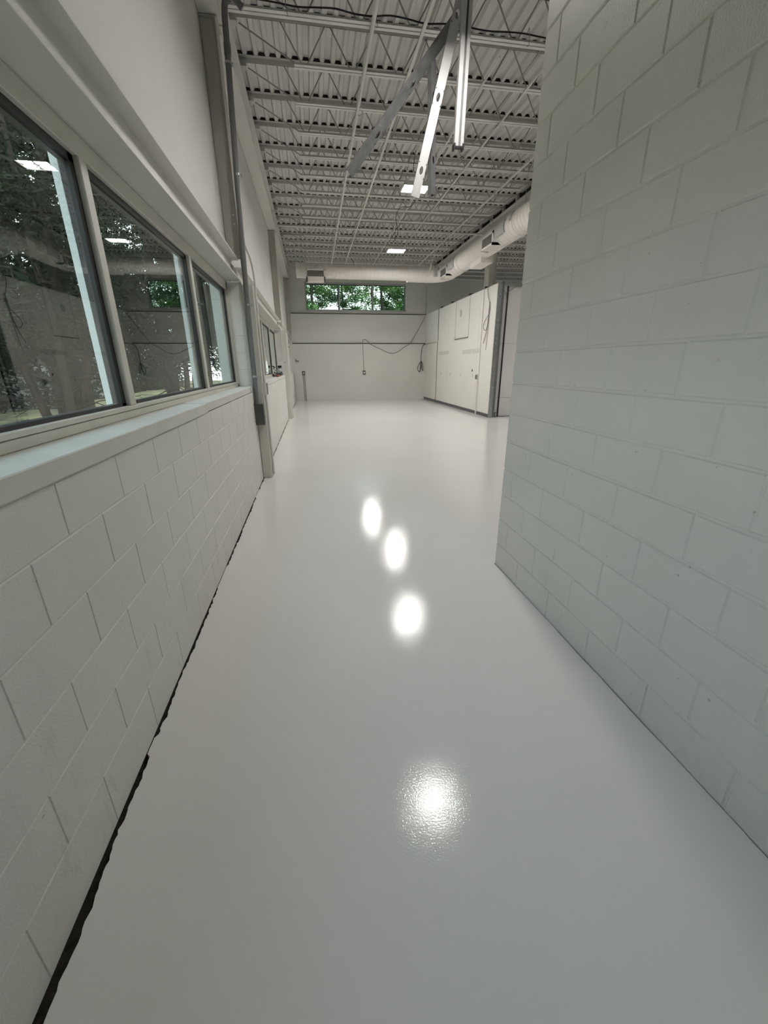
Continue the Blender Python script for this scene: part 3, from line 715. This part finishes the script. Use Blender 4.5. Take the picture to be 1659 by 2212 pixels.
# bands and dampers on the long run
for y in (9.02, 12.35):
    mb = MB(); mb.tube([(DX, y, DZ), (DX, y+0.16, DZ)], DR+0.008, 40); mb.build('band', ['duct'], t, smooth=True)
def saddle(y0, y1, a0, a1, r0, r1, mname, pname, parent):
    """thick curved plate on the duct from angle a0 to a1"""
    mb = MB(); n = 10; g = []
    for k in range(n+1):
        a = a0+(a1-a0)*k/n; c_, s_ = math.cos(a), math.sin(a)
        g.append([(DX+r*c_, y, DZ+r*s_) for r, y in ((r0, y0), (r1, y0), (r1, y1), (r0, y1))])
    for k in range(n):
        for j in range(4): mb.quad([g[k][j], g[k][(j+1)%4], g[k+1][(j+1)%4], g[k+1][j]])
    mb.quad(g[0]); mb.quad(g[-1][::-1])
    return mb.build(pname, [mname], parent, smooth=True)
PI = math.pi
def register(y0, y1):
    # boxed side grille on the camera-facing lower left flank of the long run
    a = math.radians(180); n_ = Vector((-1, 0, 0))
    x1 = DX-DR-0.05; z0, z1 = DZ-0.225, DZ+0.04
    mb = MB(); w = 0.042
    mb.box(x1, DX-0.1, y0, y1, z0, z0+w); mb.box(x1, DX-0.1, y0, y1, z1-w, z1); mb.box(x1, DX-0.1, y0, y0+w, z0, z1); mb.box(x1, DX-0.1, y1-w, y1, z0, z1)
    f = mb.build('grille_frame', ['duct'], t)
    mb = MB(); mb.box(x1+0.022, x1+0.03, y0+w, y1-w, z0+w, z1-w); mb.build('grille_back', ['grille'], f)
    mb = MB(); k = 14
    for i in range(k):
        y = y0+w+(y1-y0-2*w)*(i+0.5)/k; mb.box(x1+0.004, x1+0.02, y-0.003, y+0.003, z0+w, z1-w)
    mb.build('louvers', ['louver'], f)
register(9.82, 10.47); register(13.10, 13.72)
saddle(9.36, 9.80, PI-0.55, PI+0.45, DR, DR+0.03, 'duct_grey', 'branch_panel', t)
saddle(12.60, 13.07, PI-0.55, PI+0.45, DR, DR+0.03, 'duct_grey', 'branch_panel', t)
saddle(9.05, 9.13, PI-0.75, PI-0.05, DR+0.003, DR+0.02, 'duct_grey', 'sealant_patch', t)
mb = MB(); mb.box(DX-0.10, DX+0.22, 10.9, 11.65, DZ-DR-0.10, DZ-DR+0.09, ch=.005); mb.build('drop_box', ['duct'], t)
# grille box on the cross run
mb = MB(); gx0, gx1, gz0, gz1, gy = 0.02, 0.59, 3.925, 4.255, DYB-DR2-0.13; w = 0.04; gm = 4.055
mb.box(gx0, gx1, gy, DYB-0.05, gz0, gm, ch=.004); mb.box(gx0, gx1, gy, DYB-.1, gz1-w, gz1, ch=.003); mb.box(gx0, gx0+w, gy, DYB-.1, gz0, gz1); mb.box(gx1-w, gx1, gy, DYB-.1, gz0, gz1)
f = mb.build('grille_frame', ['duct'], t)
mb = MB(); mb.box(gx0+w, gx1-w, gy+0.03, gy+0.04, gm, gz1-w); mb.build('grille_back', ['grille'], f)
mb = MB()
for i in range(18):
    x = gx0+w+(gx1-gx0-2*w)*(i+0.5)/18; mb.box(x-0.005, x+0.005, gy+0.005, gy+0.025, gm, gz1-w)
mb.build('louvers', ['louver'], f)
mb = MB(); mb.tube([(4.02, DYB-0.30, DZ+0.10), (4.08, DYB-0.42, DZ+0.08)], 0.11, 14, rr=[0.08, 0.04]); mb.box(3.96, 4.12, DYB-0.38, DYB-0.25, DZ-0.12, DZ+0.14, ch=.03); mb.build('damper', ['duct_grey'], t)
for y in (5.5, 7.0, 8.6, 10.1, 11.7, 13.3):
    mb = MB(); mb.tube([(DX-0.2, y, DZ+DR*0.62), (DX-0.2, y, 5.09 if y < 99 else 5.4)], 0.004, 5); mb.build('hanger_rod', ['galv'], t)
for x in (0.5, 2.0, 3.4):
    mb = MB(); mb.tube([(x, DYB, DZ+DR2*0.95), (x, DYB, 5.45)], 0.004, 5); mb.build('hanger_rod', ['galv'], t)

# long thin cords hanging from the ceiling near the duct
run('ceiling_cord', spline([(3.02, 10.78, 5.08), (3.05, 10.8, 4.6), (3.08, 10.8, 4.2), (3.00, 10.8, 3.8), (2.92, 10.8, 3.55)], 8), 0.006, 'cord_white', 'thin white cord hanging loose from the ceiling before the cross duct', 'cord')
run('black_wire', spline([(2.62, 9.3, 5.04), (2.50, 9.9, 4.95), (2.42, 10.5, 4.86), (2.25, 10.8, 4.92), (2.15, 10.9, 4.75), (2.22, 11.0, 4.5), (2.12, 11.1, 4.3)], 8), 0.006, 'cable', 'dark wire looping down from the ceiling left of the far light', 'wire')
run('black_wire', spline([(1.62, JY(12), 5.07), (1.70, JY(12), 4.98), (1.72, JY(12)+.02, 4.84), (1.78, JY(12)+.02, 4.7)], 8), 0.008, 'cable', 'short dark wire dropping onto the cross duct', 'wire')

# ------------------------------------------------------------------ back wall fittings
t = thing('wall_outlet', (2.39, YB, 1.16), 'dark outlet box at the middle of the back wall fed by a loose cable', 'outlet')
mb = MB(); mb.box(2.33, 2.46, YB-0.05, YB, 1.14, 1.31, ch=.006); mb.build('box_body', ['boxgrey'], t)
mb = MB(); mb.box(2.36, 2.43, YB-0.058, YB-0.05, 1.19, 1.26, ch=.002); mb.build('face_plate', ['white'], t)
mb = MB(); pts = [(2.385, YB-.03, 1.31), (2.375, YB-.02, 1.9), (2.36, YB-.02, 2.50), (2.40, YB+.04, 2.62), (2.55, YB+.03, 2.60), (2.72, YB-.02, 2.44), (3.15, YB-.02, 2.24), (3.6, YB-.02, 2.06), (3.95, YB-.02, 2.10), (4.3, YB-.02, 2.33), (4.55, YB-.02, 2.48), (4.85, YB+.05, 2.9), (5.15, YB+.05, 3.4), (5.25, YB+.05, 3.60)]
tag(None or (lambda m: (m.tube(spline(pts, 6), 0.011, 6), m.build('wall_cable', ['cable_grey'], smooth=True))[1])(mb), 'long grey cable swagged across the back wall from the middle outlet', 'cable')
t = thing('wall_outlet', (-0.36, YB, 0.0), 'small grey outlet with twin conduits to the floor, back wall left end', 'outlet')
mb = MB(); mb.box(-0.42, -0.29, YB-0.05, YB, 1.14, 1.31, ch=.006); mb.build('box_body', ['boxgrey'], t)
mb = MB(); mb.box(-0.385, -0.325, YB-0.056, YB-0.05, 1.18, 1.27, ch=.002); mb.build('face_plate', ['patch'], t)
for x in (-0.385, -0.32):
    mb = MB(); mb.tube([(x, YB-0.02, 1.14), (x+.01, YB-0.02, 0.01)], 0.011, 8); mb.build('conduit_leg', ['cable_grey'], t, smooth=True)
t = thing('hose_bib', (-0.62, YB, 1.75), 'small dark tap on the back wall near the left corner', 'tap')
mb = MB(); mb.tube([(-0.66, YB, 1.75), (-0.66, YB-.07, 1.75)], 0.02, 8); mb.tube([(-0.66, YB-.05, 1.75), (-0.52, YB-.06, 1.735)], 0.013, 8); mb.tube([(-0.66, YB-.05, 1.75), (-0.66, YB-.05, 1.83)], 0.012, 8); mb.build('tap_body', ['boxgrey'], t, smooth=True)
# coil of cable in the right corner
cp = [(5.24, YB-.15, 2.43), (5.16, YB-.06, 2.38), (5.10, YB-.05, 2.2), (5.08, YB-.04, 1.9), (5.08, YB-.04, 1.70), (4.98, YB-.05, 1.55), (4.93, YB-.05, 1.40), (4.97, YB-.05, 1.26), (5.04, YB-.05, 1.30), (5.09, YB-.05, 1.52), (5.11, YB-.05, 1.70), (5.17, YB-.05, 1.50), (5.19, YB-.05, 1.28), (5.12, YB-.05, 1.42), (5.08, YB-.05, 1.68), (5.05, YB-.05, 1.40), (5.02, YB-.05, 1.20)]
mb = MB(); mb.tube(spline(cp, 6), 0.011, 6); tag(mb.build('coiled_cable', ['cable'], smooth=True), 'dark looped cable hanging in the right corner of the back wall', 'cable')

# ------------------------------------------------------------------ partition fittings
XP = PX0
t = thing('surface_conduit', (XP-.03, 12.95, 0.0), 'white surface conduit with outlet box running up the partition', 'conduit')
mb = MB(); mb.tube([(XP-.02, 12.95, 0.0), (XP-.02, 12.95, 4.6), (XP-.02, 12.93, 5.0)], 0.013, 8); mb.build('pipe', ['partition'], t, smooth=True)
mb = MB(); mb.tube([(XP-.02, 13.01, 0.0), (XP-.02, 13.01, 1.09)], 0.011, 8); mb.build('pipe', ['partition'], t, smooth=True)
mb = MB(); mb.box(XP-.055, XP, 12.98, 13.12, 1.08, 1.24, ch=.004); mb.build('outlet_box', ['patch'], t)
mb = MB(); mb.box(XP-.064, XP-.055, 12.99, 13.10, 1.10, 1.22); mb.build('receptacle', ['boxgrey'], t)
for y, lab in ((17.02, 'slim dark wall switch slot nearest the black joint'), (15.84, 'slim grey slot in the partition, second from the black joint'), (14.64, 'slim grey slot in the middle of the partition'), (13.50, 'slot pair in the partition left of the outlet box')):
    mb = MB(); mb.box(XP-.006, XP, y-.02, y+.025, 1.14, 1.25, ch=.001); tag(mb.build('switch_plate', ['patch']), lab, 'switch')
mb = MB(); mb.tube([(XP-.004, 13.55, 1.355), (XP+.001, 13.55, 1.355)], 0.04, 16); tag(mb.build('cable_port', ['dark']), 'round black cable hole in the partition above the outlets', 'hole')
mb = MB(); mb.tube([(XP-.006, 14.97, 3.23), (XP+.001, 14.97, 3.23)], 0.118, 28); tag(mb.build('round_cover', ['patch']), 'round grey cover plate high on the partition', 'cover')
t = thing('wall_bar', (XP-.02, 14.8, 2.40), 'thin bar fixed to the partition below two vertical strips', 'bar')
mb = MB(); mb.box(XP-.03, XP, 14.12, 15.46, 2.395, 2.42, ch=.003); mb.build('bar', ['cable_grey'], t)
for y in (14.11, 15.46):
    mb = MB(); mb.box(XP-.012, XP, y-.006, y+.006, 2.42, ZP, ch=.002); mb.build('strip', ['patch'], t)
for y0, y1, z0, z1, lab in ((16.1, 17.35, 1.92, 2.05, 'grey scuffed band on the partition near the black joint'), (12.98, 14.6, 1.88, 2.02, 'grey scuffed band on the partition near the white conduit')):
    mb = MB(); mb.box(XP-.0012, XP+.001, y0, y1, z0, z1); tag(mb.build('scuff_mark', ['smudge']), lab, 'mark')
cc = [(XP+.05, 12.35, ZP), (XP-.03, 12.6, 3.72), (XP-.03, 12.62, 3.5), (XP-.03, 12.42, 3.15), (XP-.03, 12.44, 2.95), (XP-.03, 12.72, 2.75), (XP-.03, 12.80, 2.95-.35), (XP-.03, 12.62, 2.50), (XP-.03, 12.50, 2.62), (XP-.03, 12.45, 2.95), (XP-.03, 12.50, 2.55), (XP-.03, 12.72, 2.15)]
mb = MB(); mb.tube(spline(cc, 6), 0.009, 6); mb.tube([(XP-.03, 12.44, 3.25), (XP-.03, 12.44, 2.95)], 0.028, 8, rr=[0.012, 0.02]); mb.tube(spline([(XP-.02, 12.44, 3.0), (XP-.02, 12.46, 2.4), (XP-.02, 12.52, 1.95)], 6), 0.006, 6)
tag(mb.build('hanging_cable', ['cable_grey'], smooth=True), 'brown cable bundle looped over the top of the partition end', 'cable')
mb = MB(); mb.tube([(5.5, 12.12, 3.38), (5.95, 12.12, 3.66), (6.6, 12.12, 3.95)], 0.007, 6); mb.tube(spline([(5.52, 12.10, 3.50), (5.58, 12.10, 3.42), (5.62, 12.10, 3.2)], 5), 0.007, 6); tag(mb.build('guy_wire', ['cable_grey'], smooth=True), 'thin dark wire rising to the right above the panelled wall', 'wire')
t = thing('floor_bracket', (5.50, 11.98, 0), 'small grey anchor bracket on the floor beside the stud frame', 'bracket')
mb = MB(); mb.box(5.48, 5.53, 11.96, 12.02, 0, 0.01); mb.box(5.48, 5.49, 11.96, 12.02, 0.01, 0.13); mb.build('bracket_plate', ['galv_dull'], t)
mb = MB(); mb.tube([(5.505, 11.97, 0.14), (5.505, 12.0, 0.14)], 0.016, 8); mb.build('bolt', ['cable'], t)

# ------------------------------------------------------------------ small things on the left sills
t = thing('hand_tool', (-0.86, 12.3, 1.288), 'grey and black power tool standing on the middle window sill', 'power tool')
mb = MB(); mb.box(-0.94, -0.84, 12.55, 12.80, 1.29, 1.35, ch=.012); mb.tube([(-0.89, 12.0, 1.40), (-0.88, 12.42, 1.44)], 0.06, 12, rr=[0.045, 0.065]); mb.build('motor_body', ['tool'], t, smooth=True)
mb = MB(); mb.tube([(-0.88, 12.35, 1.50), (-0.85, 12.62, 1.31)], 0.028, 10); mb.box(-0.92, -0.82, 12.28, 12.36, 1.49, 1.55, ch=.01); mb.build('handle', ['black'], t, smooth=True)
mb = MB(); mb.box(-0.95, -0.82, 12.0, 12.2, 1.288, 1.36, ch=.01); mb.tube([(-.87, 12.1, 1.34), (-.88, 12.2, 1.42)], .03, 8); mb.build('base', ['boxgrey'], t)
t = thing('red_clamp', (-0.83, 11.0, 1.288), 'dark red tool lying flat on the middle window sill', 'tool')
mb = MB(); mb.box(-0.87, -0.81, 10.75, 11.4, 1.289, 1.315, ch=.006); mb.box(-0.90, -0.85, 11.3, 11.45, 1.289, 1.33, ch=.006); mb.build('clamp_body', ['red'], t)
mb = MB(); mb.box(-0.85, -0.82, 11.4, 11.75, 1.289, 1.312, ch=.006); mb.build('grip', ['black'], t)
t = thing('tape_roll', (-0.93, 10.8, 1.289), 'small dark tape roll against the middle window frame', 'tape roll')
mb = MB(); mb.tube([(-0.93, 10.78, 1.325), (-0.90, 10.84, 1.325)], 0.035, 14); mb.build('roll', ['boxgrey'], t, smooth=True)
mb = MB(); mb.tube([(-0.785, 5.58, 1.281), (-0.783, 5.60, 1.235)], 0.002, 5); mb.tube([(-0.783, 5.60, 1.235), (-0.783, 5.83, 1.248)], 0.0018, 5)
tag(mb.build('marker_line', ['ink']), 'blue marker tick drawn on the far end of the near sill', 'mark')

# ------------------------------------------------------------------ outside
mb = MB(); mb.quad([(-60, -40, -0.25), (-1.13, -40, -0.25), (-1.13, 60, -0.25), (-60, 60, -0.25)]); mb.quad([(-1.13, YB+.5, -0.25), (40, YB+.5, -0.25), (40, 60, -0.25), (-1.13, 60, -0.25)])
mb.box(-60, 40, 59, 60, -0.4, -0.25)
g = struct(mb.build('ground', ['ground'], fix=False))
mb = MB(); mb.box(-22, -16.5, -30, 50, -0.249, -0.2); struct(mb.build('road', ['asphalt']))
t = thing('white_shed', (-15, 24, -0.25), 'low white sided building seen between the trees through the left windows', 'building')
mb = MB(); mb.box(-18, -13, 21, 29, -0.25, 2.6)
for k in range(12): mb.box(-13, -12.97, 21, 29, -0.1+k*0.21, 0.0+k*0.21)
mb.build('siding', ['siding'], t)
mb = MB(); mb.extr([(-18.3, 2.6), (-12.7, 2.6), (-15.5, 3.5)], 'y', 20.8, 29.2); mb.build('roof', ['duct_grey'], t)

def tree_mesh(seed, h, spread, leafm, nleaf, low, lean, trunk_r=0.11, leaf=0.10, twigs=False):
    rnd = random.Random(seed)
    tr = MB(); tp = []
    for i in range(9):
        f = i/8; tp.append((lean*f*h*0.6+0.08*math.sin(seed+i), 0.10*math.cos(seed*2+i*1.3)+lean*0.6*f*h, h*f))
    tr.tube(tp, 0.1, 9, rr=[trunk_r*(1-0.85*i/8) for i in range(9)])
    if twigs:
        for q, (an, tl) in enumerate(((0.6, .30), (2.3, .22), (4.0, .34), (5.3, .26))):
            d = Vector((math.cos(an), math.sin(an), 0)); sp = []
            for i in range(7):
                f = i/6; sp.append(d*(0.10+tl*2.4*f)+Vector((0.05*math.sin(q+i*2), 0.06*math.cos(q*2+i*1.7), f*4.6)))
            tr.tube(sp, 0.07, 8, rr=[0.075-0.055*i/6 for i in range(7)])
        for q in range(90):
            z = 0.3+2.6*rnd.random(); b = Vector((lean*z*.6, 0, z)); an = rnd.random()*6.283; L = 0.6+1.2*rnd.random()
            d = Vector((math.cos(an), math.sin(an), rnd.uniform(-.25, .5))); k1 = b+d*L*.5+Vector((0, 0, rnd.uniform(-.15, .15))); k2 = b+d*L+Vector((rnd.gauss(0, .1), rnd.gauss(0, .1), rnd.uniform(-.4, .2)))
            tr.tube([b, k1, k2], 0.01, 4, rr=[0.013, 0.008, 0.003])
    lf = MB(); nb = int(h*8)
    per = nleaf//nb
    for b in range(nb):
        f = low+(1-low)*(b/nb); z = h*f; i = min(7, int(f*8)); q = f*8-i
        base = Vector(tp[i]).lerp(Vector(tp[i+1]), q); L = spread*(1-f*0.75)*(0.55+0.6*rnd.random()); an = rnd.random()*6.283
        d = Vector((math.cos(an), math.sin(an), -0.10+0.35*rnd.random())); tip = base+d*L
        if b % 2 == 0: tr.tube([base, base.lerp(tip, 0.5)+Vector((0, 0, 0.06)), tip], 0.02, 5, rr=[0.028*(1.1-f), 0.016*(1.1-f), 0.004])
        for k in range(per):
            s = 0.25+0.75*rnd.random(); c = base.lerp(tip, s)+Vector((rnd.gauss(0, .16), rnd.gauss(0, .16), rnd.gauss(-0.05, .12)))*(0.5+L*0.35)
            u = Vector((rnd.gauss(0, 1), rnd.gauss(0, 1), rnd.gauss(-0.4, .6))).normalized(); v = u.cross(Vector((rnd.gauss(0, 1), rnd.gauss(0, 1), rnd.gauss(0, 1)))).normalized()
            a = leaf*(0.6+0.8*rnd.random()); w = a*0.28
            lf.quad([c-u*a, c+v*w, c+u*a, c-v*w])
    return tr, lf
def make_tree(seed, loc, h, spread, leafm, nleaf, low, lean, label, group, **kw):
    t = thing('evergreen_tree', (0, 0, 0), label, 'tree', group)
    tr, lf = tree_mesh(seed, h, spread, leafm, nleaf, low, lean, **kw)
    tr.build('trunk', ['bark'], t, smooth=True); lf.build('foliage', [leafm], t, fix=False); t.location = loc
    return t
GL = 'dark evergreens farther back outside the left windows'
la = ['dark leaning evergreen nearest the left windows, its trunk low in the near pane', 'dark evergreen behind the second pane of the near left window', 'dark evergreen outside the third, narrowest-looking pane of the near left window']
pr = [make_tree(s, (0, 0, 0), 8.0, 2.4, 'leaf_d', 26000, lw, ln, la[s-1], None, leaf=0.045, trunk_r=0.095, twigs=True) for s, lw, ln in ((1, 0.25, -0.16), (2, 0.24, 0.12), (3, 0.22, -0.10))]
pr[0].location = (-3.3, 3.9, -0.25); pr[1].location = (-3.6, 6.9, -0.25); pr[2].location = (-2.9, 10.2, -0.25)
fb = make_tree(4, (0, 0, 0), 8.0, 2.6, 'leaf_d', 26000, 0.23, 0.02, 'dark evergreen among the farther trees outside the left windows', GL, leaf=0.07, trunk_r=0.13)
rnd = random.Random(4); fb.location = (-6.4, 3.0, -0.25)
for i, (x, y) in enumerate([(-6.0, 5.9), (-6.6, 8.8), (-3.2, 14.2), (-6.2, 12.0), (-3.4, 18.4), (-6.4, 15.4), (-9.4, 10.4), (-9.6, 6.9), (-6.4, 21.0), (-9.6, 14.0), (-9.8, 18.2)]):
    c = copy_tree(fb, (x, y, -0.25)); c.rotation_euler.z = rnd.random()*6.28; s = 0.95+0.3*rnd.random(); c.scale = (s, s, s)
lb = ['sunlit evergreen behind the left pane of the back window', 'bright yellow-green evergreen behind the middle pane of the back window', 'bright evergreen with dense crown behind the right pane of the back window']
pb = [make_tree(s+10, (x, y, -0.25), 12.0, 2.9, 'leaf_l', 36000, 0.15, 0.0, lb[s-1], None, leaf=0.075) for s, x, y in ((1, 0.2, 24.8), (2, 3.9, 23.8), (3, 7.2, 25.4))]
GB = 'evergreens farther back behind the back window'
for i, (x, y) in enumerate([(2.2, 28.0), (-3.2, 27.6), (6.0, 29.6), (10.6, 28.4), (-0.6, 31.6)]):
    c = copy_tree(pb[i % 3], (x, y, -0.25)); c.rotation_euler.z = rnd.random()*6.28
    c['label'] = 'green evergreen standing farther back beyond the back window'; c['group'] = GB

mb = MB(); rnd = random.Random(11)
for k in range(30000):
    y = rnd.uniform(-8, 46); z = -0.25+2.9*rnd.random()**0.8*(0.8+0.2*math.sin(y*1.3)); x = -13.2+rnd.gauss(0, .35)
    c = Vector((x, y, z)); u = Vector((rnd.gauss(0, 1), rnd.gauss(0, 1), rnd.gauss(0, 1))).normalized(); v = u.cross(Vector((rnd.gauss(0, 1), rnd.gauss(0, 1), rnd.gauss(0, 1)))).normalized(); a = 0.13
    mb.quad([c-u*a, c+v*a*.5, c+u*a, c-v*a*.5])
tag(mb.build('hedge', ['leaf_d'], fix=False), 'dark leafy hedge far beyond the trees outside the left windows', 'hedge')
